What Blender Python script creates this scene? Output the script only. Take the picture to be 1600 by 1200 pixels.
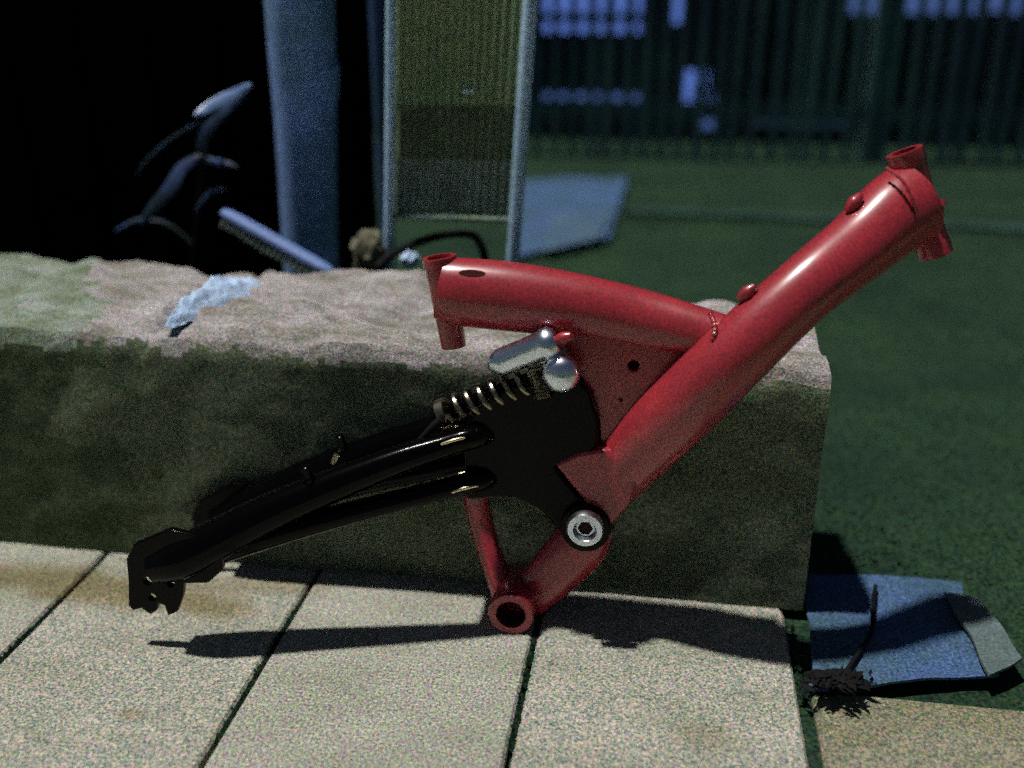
import bpy, bmesh, math, random
from mathutils import Vector, Matrix, noise
random.seed(7)
R = math.radians
for o in list(bpy.data.objects): bpy.data.objects.remove(o)
sc = bpy.context.scene
COL = sc.collection
# ---------------------------------------------------------------- camera
PITCH, YAW, FPX, CAMZ = R(21.9), R(8.7), 1570.0, 0.60
cam_d = bpy.data.cameras.new('camera'); cam = bpy.data.objects.new('camera', cam_d); COL.objects.link(cam)
cam.location = (0, 0, CAMZ); cam.rotation_euler = (R(90)-PITCH, 0, YAW)
cam_d.sensor_width = 36; cam_d.lens = 36*FPX/1600; cam_d.clip_start = .02; cam_d.clip_end = 500
cam_d.dof.use_dof = True; cam_d.dof.focus_distance = .925; cam_d.dof.aperture_fstop = 1.8
sc.camera = cam
# ---------------------------------------------------------------- world, sun, exposure
SUN_EL, SUN_AZ = R(74), R(266)      # azimuth the light comes FROM, clockwise from +Y
w = bpy.data.worlds.new('World'); sc.world = w; w.use_nodes = True
nt = w.node_tree; bg = nt.nodes['Background']
sky = nt.nodes.new('ShaderNodeTexSky'); sky.sky_type = 'NISHITA'; sky.sun_disc = False
sky.sun_elevation = SUN_EL; sky.sun_rotation = SUN_AZ
nt.links.new(sky.outputs[0], bg.inputs[0]); bg.inputs[1].default_value = 0.0165
sd = bpy.data.lights.new('sun', 'SUN'); sun = bpy.data.objects.new('sun', sd); COL.objects.link(sun)
sd.energy = 3.5; sd.angle = R(2.2); sd.color = (1.0, .96, .90)
frm = Vector((math.sin(SUN_AZ)*math.cos(SUN_EL), math.cos(SUN_AZ)*math.cos(SUN_EL), math.sin(SUN_EL)))
sun.rotation_euler = frm.to_track_quat('Z', 'Y').to_euler()
sc.view_settings.view_transform = 'Standard'; sc.view_settings.look = 'None'
sc.view_settings.exposure = 0; sc.view_settings.gamma = 1
sc.cycles.use_denoising = False
sc.cycles.use_adaptive_sampling = True
sc.cycles.adaptive_threshold = 1.0; sc.cycles.adaptive_min_samples = 2
# ---------------------------------------------------------------- measuring helpers
FW = Vector((-math.sin(YAW)*math.cos(PITCH), math.cos(YAW)*math.cos(PITCH), -math.sin(PITCH)))
RT = Vector((math.cos(YAW), math.sin(YAW), 0)); UP = RT.cross(FW); CP = Vector((0, 0, CAMZ))
def ray(px, py): return FW + RT*((px-800)/FPX) - UP*((py-600)/FPX)
def onz(px, py, z=0.):
    d = ray(px, py); return CP + d*((z-CAMZ)/d.z)
def ony(px, py, y):
    d = ray(px, py); return CP + d*(y/d.y)
TILT = R(2)
FN = Vector((0, -math.cos(TILT), math.sin(TILT)))          # frame plane normal, towards the camera
FO = Vector((0, .856, 0))
def fp(px, py, w=0.):
    d = ray(px, py); return CP + d*((FO + FN*w - CP).dot(FN)/d.dot(FN))
def pxr(p, n): return n*(p-CP).dot(FW)/FPX                  # n pixels at p, in metres
# ---------------------------------------------------------------- materials
def mat(name, col, rough=.6, metal=0., spec=.5, var=.25, vscale=8, grain=.0, gscale=450, gcol=0.0, bump=0., bscale=60, emit=None, es=1., coat=0., blend=None, stretch=None):
    m = bpy.data.materials.new(name); m.use_nodes = True
    t = m.node_tree; n = t.nodes; L = t.links; b = n['Principled BSDF']
    b.inputs['Roughness'].default_value = rough; b.inputs['Metallic'].default_value = metal
    b.inputs['Specular IOR Level'].default_value = spec; b.inputs['Coat Weight'].default_value = coat
    b.inputs['Coat Roughness'].default_value = .21; b.inputs['Coat IOR'].default_value = 1.55
    geo = n.new('ShaderNodeNewGeometry')
    src = geo.outputs['Position']
    if stretch:
        mp = n.new('ShaderNodeMapping'); mp.inputs['Scale'].default_value = stretch[0]; mp.inputs['Rotation'].default_value = stretch[1]
        L.new(src, mp.inputs['Vector']); vsrc = mp.outputs[0]
    else: vsrc = src
    nz = n.new('ShaderNodeTexNoise'); nz.inputs['Scale'].default_value = vscale; nz.inputs['Detail'].default_value = 6; nz.inputs['Roughness'].default_value = .65
    L.new(vsrc, nz.inputs['Vector'])
    ramp = n.new('ShaderNodeValToRGB'); e = ramp.color_ramp.elements
    c2 = blend if blend else [c*(1-var) for c in col]
    c1 = col if blend else [min(1, c*(1+var)) for c in col]
    e[0].position = .36; e[0].color = (*c2, 1); e[1].position = .64; e[1].color = (*c1, 1)
    L.new(nz.outputs['Fac'], ramp.inputs['Fac']); out = ramp.outputs['Color']
    if grain > 0:
        g = n.new('ShaderNodeTexNoise'); g.inputs['Scale'].default_value = gscale; g.inputs['Detail'].default_value = 2; g.inputs['Roughness'].default_value = .8
        L.new(src, g.inputs['Vector'])
        # mineral / flake grain: brightness from Fac, a little hue from Color
        mr = n.new('ShaderNodeMapRange'); mr.inputs['From Min'].default_value = .3; mr.inputs['From Max'].default_value = .7
        mr.inputs['To Min'].default_value = 1-grain; mr.inputs['To Max'].default_value = 1+grain
        L.new(g.outputs['Fac'], mr.inputs['Value'])
        mx = n.new('ShaderNodeVectorMath'); mx.operation = 'SCALE'; L.new(out, mx.inputs[0]); L.new(mr.outputs[0], mx.inputs['Scale']); out = mx.outputs[0]
        if gcol > 0:
            sub = n.new('ShaderNodeVectorMath'); sub.operation = 'MULTIPLY_ADD'
            sub.inputs[1].default_value = (gcol*5,)*3; sub.inputs[2].default_value = (1-gcol*2.5,)*3
            L.new(g.outputs['Color'], sub.inputs[0])
            mm = n.new('ShaderNodeVectorMath'); mm.operation = 'MULTIPLY'; L.new(out, mm.inputs[0]); L.new(sub.outputs[0], mm.inputs[1]); 
            cl = n.new('ShaderNodeVectorMath'); cl.operation = 'MAXIMUM'; cl.inputs[1].default_value = (.001,)*3; L.new(mm.outputs[0], cl.inputs[0]); out = cl.outputs[0]
    L.new(out, b.inputs['Base Color'])
    if bump > 0:
        bz = n.new('ShaderNodeTexNoise'); bz.inputs['Scale'].default_value = bscale; bz.inputs['Detail'].default_value = 8; bz.inputs['Roughness'].default_value = .7
        L.new(vsrc, bz.inputs['Vector']); bn = n.new('ShaderNodeBump'); bn.inputs['Strength'].default_value = bump; bn.inputs['Distance'].default_value = .004
        L.new(bz.outputs['Fac'], bn.inputs['Height']); L.new(bn.outputs[0], b.inputs['Normal'])
    if emit:
        b.inputs['Emission Color'].default_value = (*emit, 1); b.inputs['Emission Strength'].default_value = es
    return m
DIAG = ((1, 2.6, 1), (0, 0, R(35)))
M = dict(
 paver=mat('paver_stone', (.385,.40,.345), .9, blend=(.29,.315,.25), vscale=7, grain=.75, gscale=400, gcol=.5, bump=.5, bscale=120, stretch=DIAG, spec=.2),
 paver_olive=mat('olive_paver_stone', (.24,.25,.18), .9, blend=(.18,.18,.105), vscale=5, grain=.75, gscale=400, gcol=.5, bump=.5, bscale=120, stretch=DIAG, spec=.2),
 stone=mat('lit_concrete_top', (.46,.445,.46), .95, vscale=16, grain=.6, gscale=420, gcol=.38, bump=1., bscale=50, blend=(.22,.215,.175), stretch=DIAG, spec=.15),  # paler than the front: light from above put into the colour
 stone_left=mat('lit_mossy_concrete_top', (.31,.37,.33), .95, vscale=14, grain=.6, gscale=420, gcol=.40, bump=1., bscale=50, blend=(.14,.19,.11), stretch=DIAG, spec=.15),
 stone_front=mat('shaded_concrete_front', (.155,.20,.13), .95, vscale=9, grain=.75, gscale=420, gcol=.45, bump=.8, bscale=70, blend=(.095,.125,.08), stretch=DIAG, spec=.15),  # darker than the top: the shade of this face put into the colour
 stone_front_left=mat('shaded_green_concrete_front', (.10,.145,.08), .95, vscale=9, grain=.8, gscale=420, gcol=.45, bump=.8, bscale=70, blend=(.05,.075,.04), stretch=DIAG, spec=.15),  # left part of the shaded front, darker and greener
 soil=mat('dark_soil', (.022,.052,.027), .95, vscale=3, grain=.8, gscale=230, gcol=.5, bump=.3, bscale=60, blend=(.013,.032,.020), spec=.1),
 grass=mat('night_grass', (.025,.060,.032), .8, vscale=3, grain=.8, gscale=230, gcol=.5, blend=(.014,.036,.022), spec=.1),
 red=mat('red_enamel', (.37,.030,.042), .38, var=.10, vscale=24, grain=.24, gscale=480, gcol=.30, bump=.05, bscale=90, spec=.4, coat=.8),
 redmark=mat('dark_red_oval', (.20,.03,.03), .6, var=.2, vscale=80),
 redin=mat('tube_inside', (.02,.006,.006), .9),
 black=mat('black_paint', (.0012,.0012,.0012), .15, var=.2, spec=.13, bump=.06, bscale=70),
 rubber=mat('black_rubber', (.006,.006,.007), .8, spec=.2),
 gold=mat('brass_pin_and_glint', (.80,.70,.45), .38, metal=1, var=.3, vscale=60),  # metal of the boss pin; on the stays it paints glints
 steel=mat('spring_steel', (.30,.27,.20), .30, metal=1, var=.4, vscale=90),
 chrome=mat('chrome', (.78,.86,1.), .27, metal=1, var=.06, vscale=40, bump=.08, bscale=60),
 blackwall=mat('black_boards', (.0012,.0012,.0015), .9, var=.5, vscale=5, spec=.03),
 post=mat('blue_pipe', (.30,.46,.98), .7, vscale=5, grain=.6, gscale=300, gcol=.35, blend=(.16,.30,.46), spec=.2),
 alu=mat('blue_grey_rail', (.52,.76,1.), .35, vscale=6, grain=.4, gscale=300, gcol=.2, blend=(.36,.58,.74), spec=.3),
 sheet=mat('olive_sheet', (.37,.47,.27), .8, vscale=7, grain=.5, gscale=260, gcol=.28, blend=(.27,.39,.22), spec=.1),
 band=mat('dark_olive_sheet', (.18,.25,.14), .8, vscale=7, grain=.5, gscale=260, gcol=.28, spec=.1),
 lower=mat('grey_green_sheet', (.33,.46,.40), .8, vscale=7, grain=.5, gscale=260, gcol=.4, blend=(.16,.22,.15), spec=.1),
 slat=mat('slat_paint', (.13,.25,.25), .9, vscale=1.4, blend=(.05,.09,.14), grain=.6, gscale=110, gcol=.3, spec=.05),
 bluesheet=mat('blue_plastic', (.06,.12,.28), .6, vscale=9, grain=.7, gscale=330, gcol=.4, blend=(.045,.10,.14), bump=.3, bscale=20, spec=.25),
 palefold=mat('pale_plastic', (.12,.17,.17), .7, vscale=14, grain=.4, gscale=330, gcol=.2, bump=.3, bscale=30, spec=.2),
 farpale=mat('hazy_blue_plastic', (.075,.14,.20), .7, vscale=6, grain=.5, gscale=330, gcol=.3, blend=(.05,.10,.17), spec=.2),
 rag=mat('pale_rag', (.48,.64,.90), .9, var=.15, vscale=30, grain=.2, gscale=300, gcol=.1, bump=.6, bscale=60, spec=.1),
 leaf=mat('dark_leaf', (.05,.09,.24), .5, vscale=12, grain=.4, gscale=300, gcol=.2, blend=(.012,.028,.02), spec=.3),
 leafl=mat('pale_leaf', (.30,.46,.80), .4, vscale=30, grain=.3, gscale=300, gcol=.1, blend=(.12,.22,.46), spec=.5),
 brushb=mat('blue_brush_wood', (.12,.20,.46), .6, var=.2, vscale=20, grain=.3, gscale=300, gcol=.1),
 bristle=mat('bristles', (.09,.13,.12), .9, var=.3, vscale=40, grain=.3),
 tan=mat('tan_stone', (.15,.15,.095), .9, var=.3, vscale=30, grain=.4, gcol=.2, bump=.5, bscale=50),
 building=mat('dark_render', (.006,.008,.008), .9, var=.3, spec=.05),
 plank=mat('weathered_plank', (.030,.065,.055), .9, var=.3, vscale=12, grain=.5, gscale=200, gcol=.2, spec=.1),
 win=mat('lit_blue_glass', (.02,.03,.06), .3, emit=(.14,.26,.70), es=.40),
 win2=mat('lit_violet_glass', (.02,.03,.06), .3, emit=(.16,.30,.95), es=.60),
 win3=mat('dim_grey_glass', (.02,.03,.06), .3, emit=(.10,.20,.34), es=.14),
)
def dirt(m, spots, col):
    t = m.node_tree; n = t.nodes; L = t.links; b = n['Principled BSDF']; src = b.inputs['Base Color'].links[0].from_socket
    geo = n.new('ShaderNodeNewGeometry'); nz = n.new('ShaderNodeTexNoise'); nz.inputs['Scale'].default_value = 14; nz.inputs['Detail'].default_value = 5
    L.new(geo.outputs['Position'], nz.inputs['Vector'])
    for (x, y, rx, ry, rot, amt) in spots:
        mp = n.new('ShaderNodeMapping'); mp.vector_type = 'TEXTURE'; mp.inputs['Location'].default_value = (x, y, 0)
        mp.inputs['Rotation'].default_value = (0, 0, rot); mp.inputs['Scale'].default_value = (rx, ry, 1.)
        L.new(geo.outputs['Position'], mp.inputs['Vector'])
        ln = n.new('ShaderNodeVectorMath'); ln.operation = 'LENGTH'; L.new(mp.outputs[0], ln.inputs[0])
        ad = n.new('ShaderNodeMath'); ad.operation = 'MULTIPLY_ADD'; ad.inputs[1].default_value = 1.6; L.new(nz.outputs['Fac'], ad.inputs[0]); L.new(ln.outputs['Value'], ad.inputs[2])
        mr = n.new('ShaderNodeMapRange'); mr.inputs['From Min'].default_value = 1.35; mr.inputs['From Max'].default_value = 2.1
        mr.inputs['To Min'].default_value = amt; mr.inputs['To Max'].default_value = 0; L.new(ad.outputs[0], mr.inputs['Value'])
        mx = n.new('ShaderNodeMix'); mx.data_type = 'RGBA'; mx.blend_type = 'MULTIPLY'; mx.inputs['B'].default_value = (*col, 1)
        L.new(mr.outputs[0], mx.inputs['Factor']); L.new(src, mx.inputs['A']); src = mx.outputs['Result']
    L.new(src, b.inputs['Base Color'])
dirt(M['paver'], [(-.60,.835,.22,.030,R(-4),.85),(-.42,.865,.10,.018,R(4),.5),(-.44,.655,.016,.010,0,.6),(-.24,.56,.05,.03,.6,.25),(.06,.70,.03,.02,0,.35),(-.02,.60,.06,.03,R(60),.3)], (.52,.44,.24))
# ---------------------------------------------------------------- mesh helpers
def obj(name, bm, m, parent=None, smooth=True, bevel=0.):
    bmesh.ops.recalc_face_normals(bm, faces=bm.faces)
    me = bpy.data.meshes.new(name); bm.to_mesh(me); bm.free(); me.materials.append(M[m])
    if smooth:
        for p in me.polygons: p.use_smooth = True
        me.set_sharp_from_angle(angle=R(42))
    o = bpy.data.objects.new(name, me); COL.objects.link(o)
    if parent: o.parent = parent
    if bevel:
        md = o.modifiers.new('bevel', 'BEVEL'); md.width = bevel; md.segments = 2; md.limit_method = 'ANGLE'
    return o
def tag(o, label, cat, group=None):
    o['label'] = label; o['category'] = cat
    if group: o['group'] = group
    return o
def thing(name, label, cat, loc=(0,0,0), group=None):
    o = bpy.data.objects.new(name, None); COL.objects.link(o); o.empty_display_size = .05
    o['root'] = 1; del o['root']
    return tag(o, label, cat, group)
def struct(o): o['kind'] = 'structure'; return o
def smooth_path(P, k=6):
    P = [(Vector(p), r) for p, r in P]
    if len(P) < 3 or k < 2: return P
    out = []
    for i in range(len(P)-1):
        p0 = P[max(i-1,0)]; p1 = P[i]; p2 = P[i+1]; p3 = P[min(i+2,len(P)-1)]
        for j in range(k):
            t = j/k; f = lambda a,b,c,d: .5*((2*b)+(c-a)*t+(2*a-5*b+4*c-d)*t*t+(3*b-a-3*c+d)*t**3)
            out.append((Vector([f(p0[0][q],p1[0][q],p2[0][q],p3[0][q]) for q in range(3)]), f(p0[1],p1[1],p2[1],p3[1])))
    out.append(P[-1]); return out
def tube(bm, P, seg=24, k=6, ref=None, flat=1., cap=True):
    """sweep; flat = size across the reference normal relative to the other direction"""
    P = smooth_path(P, k); rings = []
    ref = Vector(ref) if ref is not None else None
    for i, (p, r) in enumerate(P):
        d = (P[min(i+1,len(P)-1)][0]-P[max(i-1,0)][0]).normalized()
        n0 = ref if ref is not None else (Vector((0,0,1)) if abs(d.z) < .9 else Vector((1,0,0)))
        a = (n0 - d*n0.dot(d)).normalized(); b = d.cross(a)
        rings.append([bm.verts.new(p + a*(math.cos(q)*r*flat) + b*(math.sin(q)*r)) for q in [2*math.pi*s/seg for s in range(seg)]])
    for A, B in zip(rings, rings[1:]):
        for s in range(seg): bm.faces.new((A[s], A[(s+1)%seg], B[(s+1)%seg], B[s]))
    if cap: bm.faces.new(rings[0]); bm.faces.new(rings[-1][::-1])
    return rings
def lathe(bm, prof, o, axis, seg=32, closed=False):
    axis = Vector(axis).normalized(); h = Vector((1,0,0)) if abs(axis.x) < .8 else Vector((0,0,1))
    a = (h-axis*h.dot(axis)).normalized(); b = axis.cross(a); rings = []
    for z, r in prof:
        rings.append([bm.verts.new(Vector(o)+axis*z+a*(math.cos(q)*r)+b*(math.sin(q)*r)) for q in [2*math.pi*s/seg for s in range(seg)]])
    pr = list(zip(rings, rings[1:])) + ([(rings[-1], rings[0])] if closed else [])
    for A, B in pr:
        for s in range(seg): bm.faces.new((A[s], A[(s+1)%seg], B[(s+1)%seg], B[s]))
    if not closed: bm.faces.new(rings[0][::-1]); bm.faces.new(rings[-1])
def box(bm, c, s, rot=None):
    m = Matrix.Translation(c) @ (rot.to_4x4() if rot else Matrix.Identity(4)) @ Matrix.Diagonal((*s, 1))
    return bmesh.ops.create_cube(bm, size=1, matrix=m)['verts']
def plate(bm, outline, off, holes=()):
    """prism: outline points (3D, in one plane), extruded by vector off, with through holes (lists of points)"""
    loops = [outline]+list(holes); off = Vector(off); F = []
    def face(sh):
        E = []
        for lp in loops:
            vs = [bm.verts.new(Vector(p)+sh) for p in lp]; F.append(vs)
            E += [bm.edges.new((vs[i], vs[(i+1)%len(vs)])) for i in range(len(vs))]
        bmesh.ops.triangle_fill(bm, use_beauty=True, use_dissolve=False, edges=E)
    face(Vector((0,0,0))); face(off)
    n = len(loops)
    for k in range(n):
        A, B = F[k], F[k+n]
        for i in range(len(A)): bm.faces.new((A[i], A[(i+1)%len(A)], B[(i+1)%len(A)], B[i]))
def circ(px, py, n, w, seg=16, sx=1.):
    c = fp(px, py, w); r = pxr(c, n); X = Vector((1,0,0)); Z = FN.cross(X)
    return [c + X*(math.cos(q)*r*sx) + Z*(math.sin(q)*r) for q in [2*math.pi*s/seg for s in range(seg)]]
def fpts(L_, w): return [fp(x, y, w) for x, y in L_]
def tpx(L_, w=0.):
    out = []
    for t in L_:
        ww = t[3] if len(t) > 3 else w
        p = fp(t[0], t[1], ww); out.append((p, pxr(p, t[2])))
    return out
def rock(bm, c, s, seed=0, amp=.25, sub=3, fr=2.2):
    vs = bmesh.ops.create_icosphere(bm, subdivisions=sub, radius=1)['verts']
    for v in vs:
        d = v.co.copy(); k = 1+amp*noise.fractal(d*fr+Vector((seed*7.3,seed,0)), 1., 2., 4)
        v.co = Vector(c)+Vector((d.x*s[0]*k, d.y*s[1]*k, d.z*s[2]*k))
# ================================================================ SETTING
bm = bmesh.new()
bmesh.ops.create_grid(bm, x_segments=60, y_segments=60, size=60, matrix=Matrix.Translation((0, 40, -.012)))
struct(obj('ground', bm, 'soil', smooth=False))
# paving: 25 cm slabs laid in courses
bm = bmesh.new()
def slab(x0, x1, y0, y1, cut=0, ch=.0, z1=0.):
    g = .0028
    P = [(x0+g,y0+g),(x1-g,y0+g)]
    if cut:
        for a in range(7):
            t = R(a*15); P.append((x1-g-cut+math.cos(t)*cut, y1-g-.8*cut+math.sin(t)*.8*cut))
    else: P.append((x1-g,y1-g))
    P.append((x0+g,y1-g))
    v0 = [bm.verts.new((x,y,-.045)) for x,y in P]; n = len(v0)
    def ring(ins, z):
        cx = sum(p[0] for p in P)/n; cy = sum(p[1] for p in P)/n
        return [bm.verts.new((x-ins*(1 if x>cx else -1), y-ins*(1 if y>cy else -1), z1+z)) for x,y in P]
    v1 = ring(0, -.003); v2 = ring(.0025, 0)
    for A,B in ((v0,v1),(v1,v2)):
        for i in range(n): bm.faces.new((A[i],A[(i+1)%n],B[(i+1)%n],B[i]))
    bm.faces.new(v2); bm.faces.new(v0[::-1])
xs = [-.602+.2495*i for i in range(-6, 4)]
for x in xs:
    last = abs(x-.1465) < .01
    if x > .14: break
    c = .045 if x > -.11 else 0
    slab(x, x+.2495, .42, .935, c, z1=random.uniform(-.0008,.0008))
    slab(x, x+.2495, -.10, .42)
for i in range(5):
    x = .1545+.2495*i
    slab(x, x+.42 if i == 0 else x+.2495, .30, .787, z1=-.004) if i == 0 else slab(x+.17, x+.4195, .30, .787, z1=-.004)
    slab(x, x+.2495, -.10, .30, z1=-.004)
pv = struct(obj('pavement', bm, 'paver', smooth=False)); pv.data.materials.append(M['paver_olive'])
for p in pv.data.polygons:
    if p.center.x > .15: p.material_index = 1
# grit and moss lodged in the joints of the paving
vs, fs = [], []
for i in range(2600):
    k = random.choice([-.8515,-.602,-.3525,-.103,.149]); y = random.uniform(.45,.93); x = k+random.gauss(0,.0022)
    if noise.noise(Vector((k*9,y*9,0))) < -.05: continue
    h = random.uniform(.001,.0035); b = len(vs); q = random.uniform(0,6.28); z = -.004
    for j in range(3): vs.append((x+math.cos(q+j*2.1)*h, y+math.sin(q+j*2.1)*h, z))
    vs.append((x, y, z+h*1.3)); fs += [(b,b+1,b+3),(b+1,b+2,b+3),(b+2,b,b+3)]
me = bpy.data.meshes.new('joint_moss'); me.from_pydata(vs, [], fs); me.materials.append(M['grass'])
o = bpy.data.objects.new('joint_moss', me); COL.objects.link(o); o['kind'] = 'stuff'
tag(o, 'dark moss and grit lodged in the joints of the paving', 'moss')
# grass beyond
vs, fs = [], []
def blade(x, y, h):
    a = random.uniform(0, 6.28); wd = random.uniform(.0015,.003); b = len(vs); ln = random.uniform(.5,1.6)*h
    dx, dy = math.cos(a)*wd, math.sin(a)*wd; lx, ly = math.cos(a+1.5)*ln, math.sin(a+1.5)*ln
    vs.extend([(x-dx,y-dy,-.012),(x+dx,y+dy,-.012),(x+dx*.5+lx*.4,y+dy*.5+ly*.4,h*.6-.012),(x-dx*.5+lx*.4,y-dy*.5+ly*.4,h*.6-.012),(x+lx,y+ly,h-.012)])
    fs.extend([(b,b+1,b+2,b+3),(b+3,b+2,b+4)])
i = 0
while i < 42000:
    y = 1.0+3.1*random.random()**1.3; x = random.uniform(-.5, 1.9)
    if x < .17 and y < 1.25: continue
    if x > .95*y*.62+.5: continue
    blade(x, y, random.uniform(.0015,.0045)*(1+.5*noise.noise(Vector((x*4,y*4,0))))); i += 1
me = bpy.data.meshes.new('grass'); me.from_pydata(vs, [], fs); me.materials.append(M['grass'])
o = bpy.data.objects.new('grass', me); COL.objects.link(o); o['kind'] = 'stuff'
tag(o, 'short dark green grass growing behind and beside the concrete block', 'grass')
# ================================================================ CONCRETE BLOCKS
def block(name, poly, z1, m, seed, label, lump=.006, n=46, lip=True):
    """poly: plan front-left, front-right, back-right, back-left; a worn, displaced block"""
    bm = bmesh.new(); fl, fr, br, bl = [Vector((*p,0)) for p in poly]
    NX, NY, NZ = n, 34, 40; CA = onz(392,432,.265); CB = onz(196,527,.265)
    def P(u, v, t):
        a = fl.lerp(fr, u); b = bl.lerp(br, u); q = a.lerp(b, v); q.z = t*z1
        s = Vector((seed*3.1,0,seed)) + q*9
        # rounded worn top arris
        e = max(0, 1-v*(b-a).length/.022); te = max(0, 1-(1-t)*z1/.022)
        k = e*te
        q.y += k*.007; q.z -= k*.006
        nn = noise.fractal(s, 1., 2., 5)
        ab = (CB-CA); ab.z = 0; pr = Vector((q.x-CA.x, q.y-CA.y, 0)); tt = max(-.1, min(1.12, pr.dot(ab)/ab.dot(ab)))
        dd = (pr-ab*tt).length + .004*noise.noise(Vector((q.x*40,q.y*40,t*9))); crk = max(0, 1-dd/.011)
        q.z -= crk*.013*t
        rid = 1-abs(noise.noise(Vector((q.x*16+q.y*9, q.y*34-q.x*12, 2))))*2.4
        q.z += .0030*rid*(t**6)*min(1, v*8)
        q += Vector((.25*noise.noise(s*1.3), noise.fractal(s*1.2+Vector((5,5,5)),1.,2.,5), 0))*lump*(.55 if v < .02 else .4)
        q.z += nn*lump*2.2*t*(.35+.65*min(1, v*3)) + t*lump*1.1*noise.noise(q*28)
        return q
    cache = {}
    def V(i,j,k):
        if (i,j,k) not in cache: cache[(i,j,k)] = bm.verts.new(P(i/NX, j/NY, k/NZ))
        return cache[(i,j,k)]
    for i in range(NX):
        for k in range(NZ):
            bm.faces.new((V(i,0,k),V(i+1,0,k),V(i+1,0,k+1),V(i,0,k+1))); bm.faces.new((V(i,NY,k),V(i+1,NY,k),V(i+1,NY,k+1),V(i,NY,k+1)))
        for j in range(NY): bm.faces.new((V(i,j,NZ),V(i+1,j,NZ),V(i+1,j+1,NZ),V(i,j+1,NZ)))
    for j in range(NY):
        for k in range(NZ):
            bm.faces.new((V(0,j,k),V(0,j+1,k),V(0,j+1,k+1),V(0,j,k+1))); bm.faces.new((V(NX,j,k),V(NX,j+1,k),V(NX,j+1,k+1),V(NX,j,k+1)))
    o = obj(name, bm, m)
    for k in ('stone_left','stone_front','stone_front_left'): o.data.materials.append(M[k])
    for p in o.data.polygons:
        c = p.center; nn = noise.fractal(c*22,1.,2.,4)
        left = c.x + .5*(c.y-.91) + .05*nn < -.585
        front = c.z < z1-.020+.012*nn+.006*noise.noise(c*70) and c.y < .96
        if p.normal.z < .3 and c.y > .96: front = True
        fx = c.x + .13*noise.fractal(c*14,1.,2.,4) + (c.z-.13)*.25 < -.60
        p.material_index = (3 if fx else 2) if front else (1 if left else 0)  # painted light: lit tone on top, shaded tone on the front
    return tag(o, label, 'concrete block')
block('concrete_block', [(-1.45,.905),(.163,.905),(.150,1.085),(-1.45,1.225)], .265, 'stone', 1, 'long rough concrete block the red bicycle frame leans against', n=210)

# ================================================================ BACKGROUND LEFT
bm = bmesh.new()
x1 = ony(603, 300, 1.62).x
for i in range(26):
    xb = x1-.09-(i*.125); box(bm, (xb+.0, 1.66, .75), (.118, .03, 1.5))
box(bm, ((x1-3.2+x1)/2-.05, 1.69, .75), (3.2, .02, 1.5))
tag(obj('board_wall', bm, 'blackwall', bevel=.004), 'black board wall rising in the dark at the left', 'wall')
# drain pipe
t = thing('drain_pipe', 'thick upright blue grey pipe behind the concrete block', 'pipe')
bm = bmesh.new(); a = ony(486, 420, 1.42); b = ony(468, 0, 1.40); d = (b-a).normalized()
tube(bm, [(a-d*(a.z/d.z-.0)+Vector((0,0,-.012)), .040),(a,.040),(ony(477,180,1.41),.0435),(b,.047),(b+d*.5,.047)], seg=40, k=3); obj('pipe_body', bm, 'post', t)
bm = bmesh.new(); c = ony(478,150,1.41); tube(bm, [(c-d*.004,.0445),(c+d*.03,.0475),(c+d*.045,.0475)], seg=40, k=1); obj('pipe_collar', bm, 'post', t)
bm = bmesh.new(); a2 = ony(592, 90, 1.6); tube(bm, [(Vector((a2.x,1.6,-.01)),.012),(Vector((a2.x,1.6,1.2)),.012)], seg=16, k=1)
tag(obj('conduit', bm, 'bluesheet'), 'thin blue pipe just left of the ribbed screen', 'pipe')
# ribbed screen with rails
YS = 1.235
t = thing('ribbed_screen', 'ribbed olive green screen between two pale blue rails', 'screen')
def scr(px, py): return ony(px, py, YS)
def edge(px0, px1):
    a = scr(px0, 405); b = scr(px1, 0); d = (b-a)/(b.z-a.z); return a-d*(a.z+.012), b+d*.35
la, lb = edge(607, 611); ra, rb = edge(801, 829)
bm = bmesh.new(); tube(bm, [(la,.0060),(lb,.0066)], seg=14, k=1); obj('rail', bm, 'alu', t)
bm = bmesh.new(); tube(bm, [(ra,.0085),(rb,.0092)], seg=14, k=1); obj('rail', bm, 'alu', t)
def sheetpart(name, z0, z1, m, dy=0.):
    bm = bmesh.new(); N = 15*8; prev = None
    for i in range(N+1):
        u = i/N; off = .0032*math.cos(i/8*2*math.pi)
        def at(z):
            L0 = la.lerp(lb, (z-la.z)/(lb.z-la.z)); R0 = ra.lerp(rb, (z-ra.z)/(rb.z-ra.z)); q = L0.lerp(R0, .03+.94*u); q.y += off+dy+.006; return q
        q = []
        for dd in (0, .0015):
            for z in (z0, z1):
                p = at(z); p.y += dd; q.append(bm.verts.new(p))
        if prev:
            for a,b_ in ((0,1),(1,3),(3,2),(2,0)): bm.faces.new((prev[a],q[a],q[b_],prev[b_]))
        else: bm.faces.new((q[0],q[1],q[3],q[2]))
        prev = q
    bm.faces.new((prev[0],prev[1],prev[3],prev[2]))
    return obj(name, bm, m, t)
zA = scr(700,165).z; zB = scr(700,252).z
sheetpart('upper_panel', zA+.0005, lb.z-.01, 'sheet'); sheetpart('middle_panel', zB+.0005, zA, 'band', .004); sheetpart('lower_panel', scr(700,338).z, zB, 'lower', .0)
zC = scr(700,341).z; bm = bmesh.new(); f_ = (zC-la.z)/(lb.z-la.z); tube(bm, [(la.lerp(lb,f_),.0042),(ra.lerp(rb,f_),.0042)], seg=12, k=1); obj('crossbar', bm, 'lower', t)
bm = bmesh.new(); c = scr(732,143); box(bm, c+Vector((0,-.003,0)), (.014,.003,.0025)); obj('clip', bm, 'alu', t, smooth=False)
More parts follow.
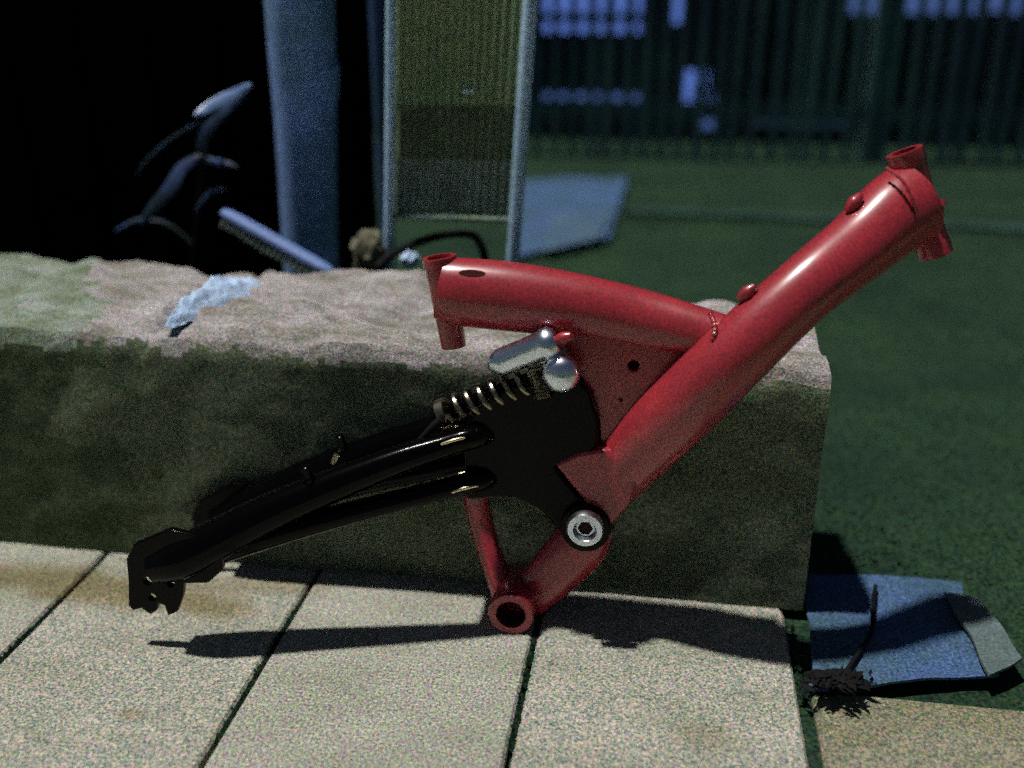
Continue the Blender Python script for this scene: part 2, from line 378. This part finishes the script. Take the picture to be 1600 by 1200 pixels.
# ================================================================ FENCE + BUILDING BEYOND
YF = 3.78
t = thing('slat_fence', 'dark fence of narrow upright slats at the far side of the grass', 'fence')
pitch = 26*YF*1.045/FPX
bm = bmesh.new(); x = -1.6
while x < 3.6:
    r_ = Matrix.Rotation(random.uniform(-.01,.01), 3, 'Y')
    box(bm, (x, YF+random.uniform(-.004,.004), .86), (pitch*.55*random.uniform(.8,1.15), .014, 1.75), r_); x += pitch
o = obj('slat_panel', bm, 'slat', t, smooth=False)
for z in (.16, 1.15):
    bm = bmesh.new(); box(bm, (1., YF+.03, z), (5.3, .035, .06)); obj('rail', bm, 'slat', t, smooth=False)
for x in (-1.5, .72, 2.2, 3.5):
    bm = bmesh.new(); box(bm, (x, YF+.075, .85), (.07, .05, 1.75)); obj('post', bm, 'slat', t, smooth=False)
YB = 4.15
t = thing('building', 'dark building with dim blue lit windows seen through the fence', 'building')
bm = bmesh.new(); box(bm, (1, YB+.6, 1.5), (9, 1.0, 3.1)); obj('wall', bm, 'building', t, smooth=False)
def window(x0, y0, x1_, y1_, m, bars=0):
    a = ony(x0, y1_, YB); b = ony(x1_, y0, YB); cx, cz = (a.x+b.x)/2, (a.z+b.z)/2; W, H = b.x-a.x, b.z-a.z
    bm = bmesh.new()
    for s in (-1,1):
        box(bm, (cx+s*(W/2+.012), YB+.085, cz), (.024,.04,H+.048)); box(bm, (cx, YB+.085, cz+s*(H/2+.012)), (W,.04,.024))
    if bars: box(bm, (cx, YB+.080, cz+H*bars), (W,.03,H*.12))
    wn = obj('window', bm, 'building', t, smooth=False)
    bm = bmesh.new(); box(bm, (cx, YB+.09, cz), (W,.012,H)); obj('pane', bm, m, wn, smooth=False)
window(846,-60,1004,52,'win2',-.28)
window(1052,-60,1076,38,'win2')
window(1062,112,1108,180,'win2')
window(1088,150,1128,205,'win')
window(846,150,1012,184,'win',0)
window(1330,-40,1640,22,'win',0)
window(1286,-40,1304,112,'win3'); window(1312,-40,1328,112,'win3'); window(1545,30,1560,115,'win3')
window(1180,176,1330,200,'win3')
# far flat things on the grass
def flatquad(name, pts, z, th, m, wob=.004, n=14, parent=None):
    P = [onz(x,y,z) for x,y in pts]; bm = bmesh.new(); g = {}
    for s in (0,1):
        for i in range(n+1):
            for j in range(n+1):
                q = P[0].lerp(P[1], i/n).lerp(P[3].lerp(P[2], i/n), j/n)
                q.z = z + (wob*noise.fractal(q*7,1.,2.,4) if wob else 0) - s*th; q.x += wob*noise.noise(q*20); q.y += wob*noise.noise(q*17+Vector((3,1,2)))
                g[s,i,j] = bm.verts.new(q)
    for i in range(n):
        for j in range(n):
            for s in (0,1): bm.faces.new([g[s,i,j],g[s,i+1,j],g[s,i+1,j+1],g[s,i,j+1]][::1 if s else -1])
    for i in range(n):
        for a,b in (((i,0),(i+1,0)),((i,n),(i+1,n)),((0,i),(0,i+1)),((n,i),(n,i+1))):
            bm.faces.new((g[0,a[0],a[1]],g[0,b[0],b[1]],g[1,b[0],b[1]],g[1,a[0],a[1]]))
    return obj(name, bm, m, parent)
t = thing('plastic_board', 'blue board lying on the grass right of the ribbed screen', 'board')
flatquad('board_face', [(800,282),(982,276),(950,372),(800,400)], .006, .010, 'bluesheet', .008, parent=t)
flatquad('pale_patch', [(862,335),(955,330),(938,372),(850,392)], .014, .003, 'farpale', .004, parent=t)
tag(flatquad('plank', [(980,322),(1700,356),(1700,364),(975,330)], .0, .012, 'plank', .006), 'long thin weathered plank lying across the dark grass', 'plank')
# near blue sheet, right
t = thing('plastic_sheet', 'crumpled blue plastic sheet with a pale edge beside the right paving slab', 'plastic sheet')
def sheet_z(q): return .004
flatquad('sheet_body', [(1262,893),(1500,905),(1560,1052),(1268,1078)], .004, .003, 'bluesheet', .006, 24, t)
flatquad('pale_edge', [(1478,925),(1530,930),(1596,1030),(1545,1052)], .0115, .003, 'palefold', .005, 10, t)
bm = bmesh.new()
C = [(1368,915),(1364,950),(1362,985),(1345,1015),(1325,1045),(1318,1062)]
tube(bm, [(onz(x,y,.011),.0022) for x,y in C], seg=10); tag(obj('cable', bm, 'rubber'), 'thin black cable lying across the blue plastic sheet', 'cable')
bm = bmesh.new()
for i in range(150):
    c = onz(1308+random.gauss(0,20), 1063+random.gauss(0,7), .012+random.random()*.012)
    a = random.uniform(0,6.28); l = random.uniform(.004,.009); wd = l*.35; dz = random.uniform(-.003,.003)
    u = Vector((math.cos(a),math.sin(a),0)); v = Vector((-u.y,u.x,.4)).normalized()
    q = [c-u*l, c+v*wd, c+u*l+Vector((0,0,dz)), c-v*wd]; f = [bm.verts.new(p) for p in q]; bm.faces.new(f[:3]); bm.faces.new((f[0],f[2],f[3]))
rock(bm, onz(1308,1066,.004), (.026,.012,.010), 3, .5)
o = tag(obj('dead_leaves', bm, 'rubber', smooth=False), 'small dark clump of dead leaves at the corner of the blue sheet', 'leaves'); o['kind'] = 'stuff'
# ================================================================ THINGS ON / BEHIND THE BLOCK
def ontop(px, py, z=.270): return onz(px, py, z)
# pale crumpled rag
bm = bmesh.new()
A, B = ontop(262,506,.272), ontop(390,436,.272); ax = (B-A); L = ax.length; ax.normalize(); side = Vector((-ax.y, ax.x, 0))
nu, nv = 34, 20; g = {}
for i in range(nu+1):
    for j in range(nv+1):
        u = i/nu; v = j/nv*2-1; wv = .006+.036*(u**.7)*max(0.,math.sin(min(1,.04+u*.95)*math.pi))**.4+.006*noise.noise(Vector((u*5,0,1)))
        q = A.lerp(B, u)+side*(v*wv); q.z = .268+.020*(1-v*v)*(math.sin(u*math.pi)**.5)*(1+.6*noise.noise(Vector((u*9,v*2.5,.3))))+.003*noise.noise(Vector((u*30,v*9,2)))
        g[i,j] = bm.verts.new(q)
for i in range(nu):
    for j in range(nv): bm.faces.new((g[i,j],g[i+1,j],g[i+1,j+1],g[i,j+1]))
bb = [g[i,0] for i in range(nu+1)]+[g[nu,j] for j in range(1,nv+1)]+[g[i,nv] for i in range(nu-1,-1,-1)]+[g[0,j] for j in range(nv-1,0,-1)]
bm.faces.new(bb)
tag(obj('rag', bm, 'rag'), 'pale blue white crumpled rag lying on top of the concrete block', 'rag')
for (px,py,sx,sy,sz,sd_,lab,m_) in [(640,405,.012,.012,.010,6,'small whitish pebble at the cut end of the red frame','rag'),(575,398,.022,.02,.034,8,'upright tan stone behind the block left of the ribbed screen','tan')]:
    bm = bmesh.new(); rock(bm, ontop(px,py,.270), (sx,sy,sz), sd_, .45); tag(obj('stone', bm, m_), lab, 'stone')
# black hose arc
bm = bmesh.new()
H = [(590,418,.262),(612,398,.275),(650,380,.285),(690,368,.292),(735,366,.295),(752,384,.280),(758,408,.262)]
tube(bm, [(onz(x,y,z),.0055) for x,y,z in H], seg=14); tag(obj('hose', bm, 'rubber'), 'black hose arching behind the cut end of the red frame', 'hose')
# brush with blue back leaning on the block
t = thing('brush', 'blue backed brush with pale bristles sticking up over the block', 'brush')
a = ony(352,332,1.20); b = ony(518,424,1.13); d = (b-a).normalized(); dn = d.cross(Vector((0,1,0))); dn = dn if dn.z < 0 else -dn
bm = bmesh.new(); tube(bm, [(a-d*.002,.004),(a+d*.008,.0105),(a.lerp(b,.5),.0115),(b-d*.02,.0105),(b,.006)], seg=16, flat=.6, ref=dn); obj('brush_back', bm, 'brushb', t)
bm = bmesh.new(); n = 19
for i in range(n):
    for jj in (-.006, 0, .006):
        c = a.lerp(b, .03+.9*i/(n-1))+Vector((0,jj,0)); l = .019+random.uniform(-.002,.003); e = c+dn*l-d*.004
        tube(bm, [(c,.0026),(e,.0033)], seg=7, k=1)
obj('bristles', bm, 'bristle', t)
# plant in the dark
t = thing('potted_plant', 'dim plant with narrow arching leaves in the dark behind the block', 'plant')
base = ony(300, 402, 1.36); base.z = 0
bm = bmesh.new(); lathe(bm, [(0,.045),(.11,.062),(.125,.066),(.125,.058),(.112,.055)], (base.x,1.36,-.012), (0,0,1)); obj('pot', bm, 'rubber', t)
def leaf(px, wd, m, y0=1.34, thick=.0012):
    P = [(ony(x,y,y0+dy), 0) for x,y,dy in px]; P = smooth_path(P, 6); n = len(P); bm = bmesh.new(); prev = None
    for i,(p,_) in enumerate(P):
        d = (P[min(i+1,n-1)][0]-P[max(i-1,0)][0]).normalized(); s = d.cross(Vector((0,-1,.3))).normalized(); u = i/(n-1)
        r = wd*(math.sin(math.pi*min(1,max(.04,u*.94+.03)))**.6); k = s.cross(d)
        q = [bm.verts.new(p+s*r), bm.verts.new(p+k*.18*r+k*thick), bm.verts.new(p-s*r), bm.verts.new(p+k*.18*r-k*thick)]
        if prev:
            for e in range(4): bm.faces.new((prev[e],q[e],q[(e+1)%4],prev[(e+1)%4]))
        else: bm.faces.new(q)
        prev = q
    bm.faces.new(prev[::-1]); return obj('leaf', bm, m, t)
stem = [(318,250,0),(312,300,.01),(306,360,.01),(300,410,.02)]
bm = bmesh.new(); tube(bm, [(ony(x,y,1.34+dy),.003) for x,y,dy in stem]+[(Vector((base.x,1.36,.09)),.004)], seg=8); obj('stem', bm, 'rubber', t)
leaf([(392,132,0),(365,148,0),(335,162,-.01),(304,181,-.03)], .0085, 'leafl')
leaf([(385,145,0.01),(345,180,0),(318,212,0),(316,240,0),(330,256,0)], .0085, 'leaf')
leaf([(320,246,0),(335,252,-.01),(352,255,-.02),(372,262,-.02)], .005, 'leaf')
leaf([(318,242,0),(285,262,-.01),(265,295,-.02),(235,330,-.02),(222,350,-.02)], .010, 'leaf')
leaf([(312,190,0),(270,215,0),(232,248,0),(212,275,0)], .0022, 'leaf')
leaf([(305,330,0),(330,300,0),(352,296,0)], .004, 'leaf')
leaf([(300,380,0),(260,350,0),(215,345,0),(180,362,0)], .0045, 'leaf')
# ================================================================ BICYCLE FRAME
t = thing('bicycle_frame', 'red full suspension bicycle frame with black rear swingarm leaning on the concrete block', 'bicycle frame')
BK = t
def part(name, bm, m='red', parent=None, **k): return obj(name, bm, m, parent or BK, **k)
bm = bmesh.new()
tube(bm, tpx([(1425,318,66,-.052),(1395,338,64,-.040),(1340,386,57,-.018),(1250,459,53,.016),(1150,553,56,.032),(1060,642,57,.022),(975,722,55),(935,762,50)]), seg=40, ref=FN, flat=.92)
part('down_tube', bm)
bm = bmesh.new()
tube(bm, tpx([(690,450,50),(720,456,54),(800,464,55),(900,478,51),(1000,498,47),(1085,518,41,.010),(1160,538,36,.02)]), seg=36, ref=FN, flat=.85)
part('top_tube', bm)
# seat tube stub: hollow
def hollow(bm, a, b, r, ri, r2=None, ri2=None, seg=36):
    ax = (b-a); L = ax.length; r2 = r2 or r; ri2 = ri2 or ri
    lathe(bm, [(0,r),(L,r2),(L,ri2),(0,ri)], a, ax, seg, closed=True)
bm = bmesh.new(); a = fp(686,403); b = fp(709,541)
hollow(bm, a, b, pxr(a,25), pxr(a,19), pxr(a,20), pxr(a,15)); part('seat_tube', bm)
bm = bmesh.new(); ax = (b-a).normalized(); lathe(bm, [(-.001,pxr(a,27)),(.007,pxr(a,27)),(.007,pxr(a,20)),(-.001,pxr(a,20))], a, ax, 36, closed=True); part('seat_collar', bm)
bm = bmesh.new(); plate(bm, circ(738,427,6,.0325,20,3.6), FN*.0012); part('dark_oval', bm, 'redmark', smooth=False)  # flat oval, darker red than the tube
# head tube
bm = bmesh.new(); a = fp(1413,236,-.052); b = fp(1462,398,-.050); r = pxr(a,26); ax = b-a; L = ax.length
lathe(bm, [(0,r*1.08),(.010,r*1.08),(.014,r),(L*.5,r*.98),(L-.016,r*.96),(L-.012,r*1.05),(L,r*1.05),(L,r*.72),(0,r*.72)], a, ax, 40, closed=True); part('head_tube', bm)
bm = bmesh.new(); c = fp(1468,322,-.042); tube(bm, [(fp(1452,330,-.048),.006),(c,.0055),(fp(1470,312,-.042),.004)], seg=12, k=3); part('cable_stop', bm)
# gusset with hole
G = [(858,505),(1120,530),(1100,575),(1035,650),(940,740),(925,728),(938,690),(935,648),(922,612),(898,578),(870,548)]
bm = bmesh.new(); plate(bm, fpts(G, .016), -FN*.032, [circ(990,572,9,.016,16)]); part('gusset', bm, bevel=.0015)
bm = bmesh.new(); plate(bm, circ(990,572,13,.006,16), -FN*.004); part('hole_shade_disc', bm, 'redin', smooth=False)  # dark disc inside the hole, painting the shade seen through it
bm = bmesh.new(); plate(bm, circ(970,625,3.2,.0162,10), FN*.001); part('rivet', bm, 'redin', smooth=False)
# weld beads
def bead(name, P, r=.0022):
    bm = bmesh.new(); Q = smooth_path([(p, r) for p in P], 10)
    Q = [(p, r*(1+.25*math.sin(i*2.1))) for i,(p,_) in enumerate(Q)]
    tube(bm, Q, seg=8, k=1); return part(name, bm)
bead('weld_bead', [fp(1110,490,.030),fp(1117,510,.042),fp(1113,532,.046),fp(1104,555,.036)])
bead('weld_bead', [fp(1080,572,.026),fp(1040,607,.024),fp(985,662,.020),fp(945,705,.020)], .0014)
bead('weld_bead', [fp(1385,262,-.026),fp(1412,285,-.012),fp(1432,330,-.010),fp(1437,372,-.022)], .0014)
# cable stops on the tubes
for pts in ([(1322,314,-.013),(1328,301,-.016),(1340,293,-.018)], [(1152,452,.03),(1160,442,.03),(1174,433,.03)], [(862,520,.03),(872,514,.034),(884,512,.034)]):
    bm = bmesh.new(); P = [fp(*p) for p in pts]; dr = (P[2]-P[0]).normalized(); c = P[1]+Vector((.0045,0,-.0085))
    tube(bm, [(c-dr*.009,.0030),(c-dr*.005,.0048),(c,.0060),(c+dr*.005,.0048),(c+dr*.009,.0030)], seg=14, k=3)
    part('cable_guide', bm)
# yoke bracket under the down tube
bm = bmesh.new(); plate(bm, fpts([(866,727),(905,708),(950,702),(1000,745),(985,790),(950,826),(926,800),(900,768)], .030), -FN*.060); part('yoke_bracket', bm, bevel=.004)
# lower arm, strut, bottom bracket
bm = bmesh.new(); tube(bm, tpx([(925,815,38,-.004),(905,852,44,-.004),(862,898,40,-.004),(828,932,34,-.004),(808,950,30,-.004)]), seg=32, ref=FN, flat=.75); part('lower_arm', bm)
bm = bmesh.new(); tube(bm, tpx([(800,712,16,-.03),(752,738,18,-.03),(744,775,20,-.03),(757,835,19,-.024),(775,890,20,-.014),(796,938,24,-.006)]), seg=24, ref=FN, flat=.9); part('strut', bm)
bb = fp(798,961,.036); rb_ = pxr(bb, 36); bm = bmesh.new()
lathe(bm, [(0,rb_*.96),(.0015,rb_),(.064,rb_),(.066,rb_*.96),(.066,rb_*.66),(0,rb_*.66)], bb, -FN, 48, closed=True); BBS = part('bottom_bracket_shell', bm)
bm = bmesh.new()
for k in range(9): lathe(bm, [(.003+k*.002,rb_*.665),(.004+k*.002,rb_*.63),(.005+k*.002,rb_*.665)], bb, -FN, 36, closed=True)
obj('thread', bm, 'redin', BBS)
# pivot bolt
bm = bmesh.new(); c = fp(915,823,.040); r = pxr(c, 30)
lathe(bm, [(-.075,r*.55),(0,r*.55),(0,r*.98),(.004,r),(.008,r*.9),(.0085,r*.62),(.003,r*.45),(.003,.0001)], c, FN, 36); PV = part('pivot_bolt', bm, 'chrome')
bm = bmesh.new(); lathe(bm, [(.0032,r*.40),(.0036,r*.38),(.0036,.0001)], c, FN, 6); obj('hex_socket', bm, 'redin', PV, smooth=False)
bm = bmesh.new(); c2 = fp(915,823,.031); lathe(bm, [(0,pxr(c2,40)),(.006,pxr(c2,38)),(.006,.0001)], c2, FN, 32); part('pivot_washer', bm, 'black')
bm = bmesh.new(); c2 = fp(953,824,.010); lathe(bm, [(0,.005),(.012,.005),(.014,.003)], c2, FN, 14); part('set_screw', bm, 'tan')
# ---- swingarm (black)
def skew(p): return .038*max(0, min(1, (-.13-p.x)/.34))     # the arm swings a little towards the camera
def mirror(P): return [(p - FN*(2*((p-FO).dot(FN)-skew(p))) - Vector((0,0,.55*skew(p))), r) for p, r in P]
def tps(L_):
    out = []
    for x, y, n, ww in L_:
        p = fp(x, y, ww); p = fp(x, y, ww+skew(p)); out.append((p, pxr(p, n)))
    return out
SW = bpy.data.objects.new('swingarm', None)
upper = tps([(800,676,12,-.004),(762,678,17,.018),(735,684,19,.029),(690,697,20,.032),(600,727,24,.040),(450,788,30,.052),(350,838,34,.060),(285,872,34,.065),(240,888,24,.066)])
lower = tps([(805,748,12,-.004),(768,746,16,.018),(738,753,18,.029),(690,765,17,.032),(560,798,18,.043),(450,828,20,.052),(350,858,22,.060),(285,884,20,.065),(250,896,16,.066)])
def arms(nm, P):
    for Q in (P, mirror(P)):
        bm = bmesh.new(); tube(bm, Q, seg=20); part(nm, bm, 'black')
bpy.data.objects.remove(SW)
arms('seat_stay', upper); arms('chain_stay', lower)
# glints on the stay bends, built as pale metal strips
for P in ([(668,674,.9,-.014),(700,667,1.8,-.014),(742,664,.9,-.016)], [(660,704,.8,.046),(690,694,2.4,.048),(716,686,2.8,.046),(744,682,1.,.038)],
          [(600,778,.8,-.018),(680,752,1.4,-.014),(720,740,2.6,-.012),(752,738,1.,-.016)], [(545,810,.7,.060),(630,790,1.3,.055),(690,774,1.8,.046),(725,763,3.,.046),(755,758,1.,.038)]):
    bm = bmesh.new(); tube(bm, tpx(P), seg=10, k=6); part('glint_strip', bm, 'gold')
Y_ = [(722,668),(752,628),(800,602),(860,596),(900,590),(925,618),(935,655),(934,695),(915,715),(866,730),(898,768),(925,800),(940,832),(915,852),(885,842),(845,798),(800,778),(728,782)]
bm = bmesh.new(); plate(bm, fpts(Y_, .027), -FN*.054); part('swingarm_yoke', bm, 'black', bevel=.003)
# dropouts: plates with holes
def dropout(sgn):
    w0 = .064+.037
    D = [(352,842),(352,885),(330,905),(292,906),(290,925),(282,950),(268,956),(262,940),(252,936),(250,948),(240,954),(226,944),(214,948),(206,940),(206,900),(203,868),(215,845),(270,822)]
    Hs = [circ(236,902,7,w0,12), circ(243,927,6.5,w0,12), circ(272,906,6,w0,12)]
    P = fpts(D, w0)
    if sgn < 0:
        P = [p for p,_ in mirror([(p,0) for p in P])]; Hs = [[p for p,_ in mirror([(p,0) for p in h])] for h in Hs]
    bm = bmesh.new(); plate(bm, P, FN*.007*sgn, Hs); part('dropout', bm, 'black', bevel=.001)
dropout(1); dropout(-1)
bm = bmesh.new()  # bridge between the arms
pa = upper[3][0].lerp(upper[4][0], .3); pb = mirror([(pa,0)])[0][0]; tube(bm, [(pa,.009),(pb,.009)], seg=16, k=1); part('bridge', bm, 'black')
for s in (0,1):
    c0 = upper[5][0].lerp(upper[4][0], .28)
    if s: c0 = mirror([(c0,0)])[0][0]
    bm = bmesh.new(); lathe(bm, [(0,.006),(.020,.006),(.021,.0045),(.032,.0045),(.033,.003)], c0, Vector((-.15,-.25,1)), 16); part('brake_boss', bm, 'black')
    if not s: continue
    bm = bmesh.new(); c1 = c0+Vector((-.15,-.25,1)).normalized()*.012+Vector((-.005,-.008,0)); tube(bm, [(c1,.0035),(c1+Vector((-.004,-.002,-.010)),.003),(c1+Vector((-.006,-.003,-.020)),.0022)], seg=10); part('boss_pin', bm, 'gold')
# ---- rear shock
SH = thing('x','x','x'); SH.name = 'shock_absorber'
for k in ('label','category'): del SH[k]
SH.parent = BK
def sp(name, bm, m): return obj(name, bm, m, SH)
bm = bmesh.new()   # coil spring
a = fp(704,642,.016); b = fp(838,590,.016); ax = b-a; L = ax.length; ax.normalize(); e1 = (FN-ax*FN.dot(ax)).normalized(); e2 = ax.cross(e1); P = []
turns = 7; N = turns*20
for i in range(N+1):
    q = 2*math.pi*i/20; P.append((a+ax*(L*i/N)+e1*(math.cos(q)*.0125)+e2*(math.sin(q)*.0125), .0030))
tube(bm, P, seg=8, k=1); sp('spring', bm, 'steel')
bm = bmesh.new(); tube(bm, [(a-ax*.012,.008),(b+ax*.02,.008)], seg=18, k=1); sp('shock_shaft', bm, 'black')
bm = bmesh.new(); lathe(bm, [(-.013,.009),(-.010,.015),(-.002,.015),(0,.009)], a, ax, 24); sp('spring_seat', bm, 'steel')
bm = bmesh.new()   # chrome reservoir cylinder
a = fp(764,573,.030); b = fp(866,533,.030); ax = b-a; L = ax.length
lathe(bm, [(0,.004),(.004,.0095),(.012,.0125),(L-.012,.0135),(L-.010,.0150),(L-.002,.0150),(L+.003,.011),(L+.003,.0001)], a, ax, 36); sp('reservoir', bm, 'chrome')
bm = bmesh.new()   # threaded adjuster
a = fp(838,572,.030); b = fp(850,620,.030); ax = (b-a); L = ax.length
prof = []
for k in range(9): prof += [(L*k/9, .0075),(L*(k+.5)/9,.0096)]
lathe(bm, prof+[(L,.0075)], a, ax, 24); sp('adjuster_ring', bm, 'steel')
bm = bmesh.new()   # chrome eyelet nut
c = fp(877,582,.032); lathe(bm, [(-.03,.010),(-.004,.012),(-.002,.0165),(.004,.0175),(.010,.0155),(.014,.010),(.0155,.0001)], c, FN, 32); sp('eyelet_nut', bm, 'chrome')
bm = bmesh.new(); a = fp(866,540,.02); b = fp(882,576,.02); tube(bm, [(a,.010),(a.lerp(b,.5)+FN*.003,.011),(b,.011)], seg=20); sp('shock_link', bm, 'steel')
bm = bmesh.new()
P = tpx([(690,655,7,.034),(675,668,6,.036),(655,690,5,.036)]); tube(bm, P, seg=12); part('cable_housing', bm, 'rubber')
print('objects', len(bpy.data.objects))
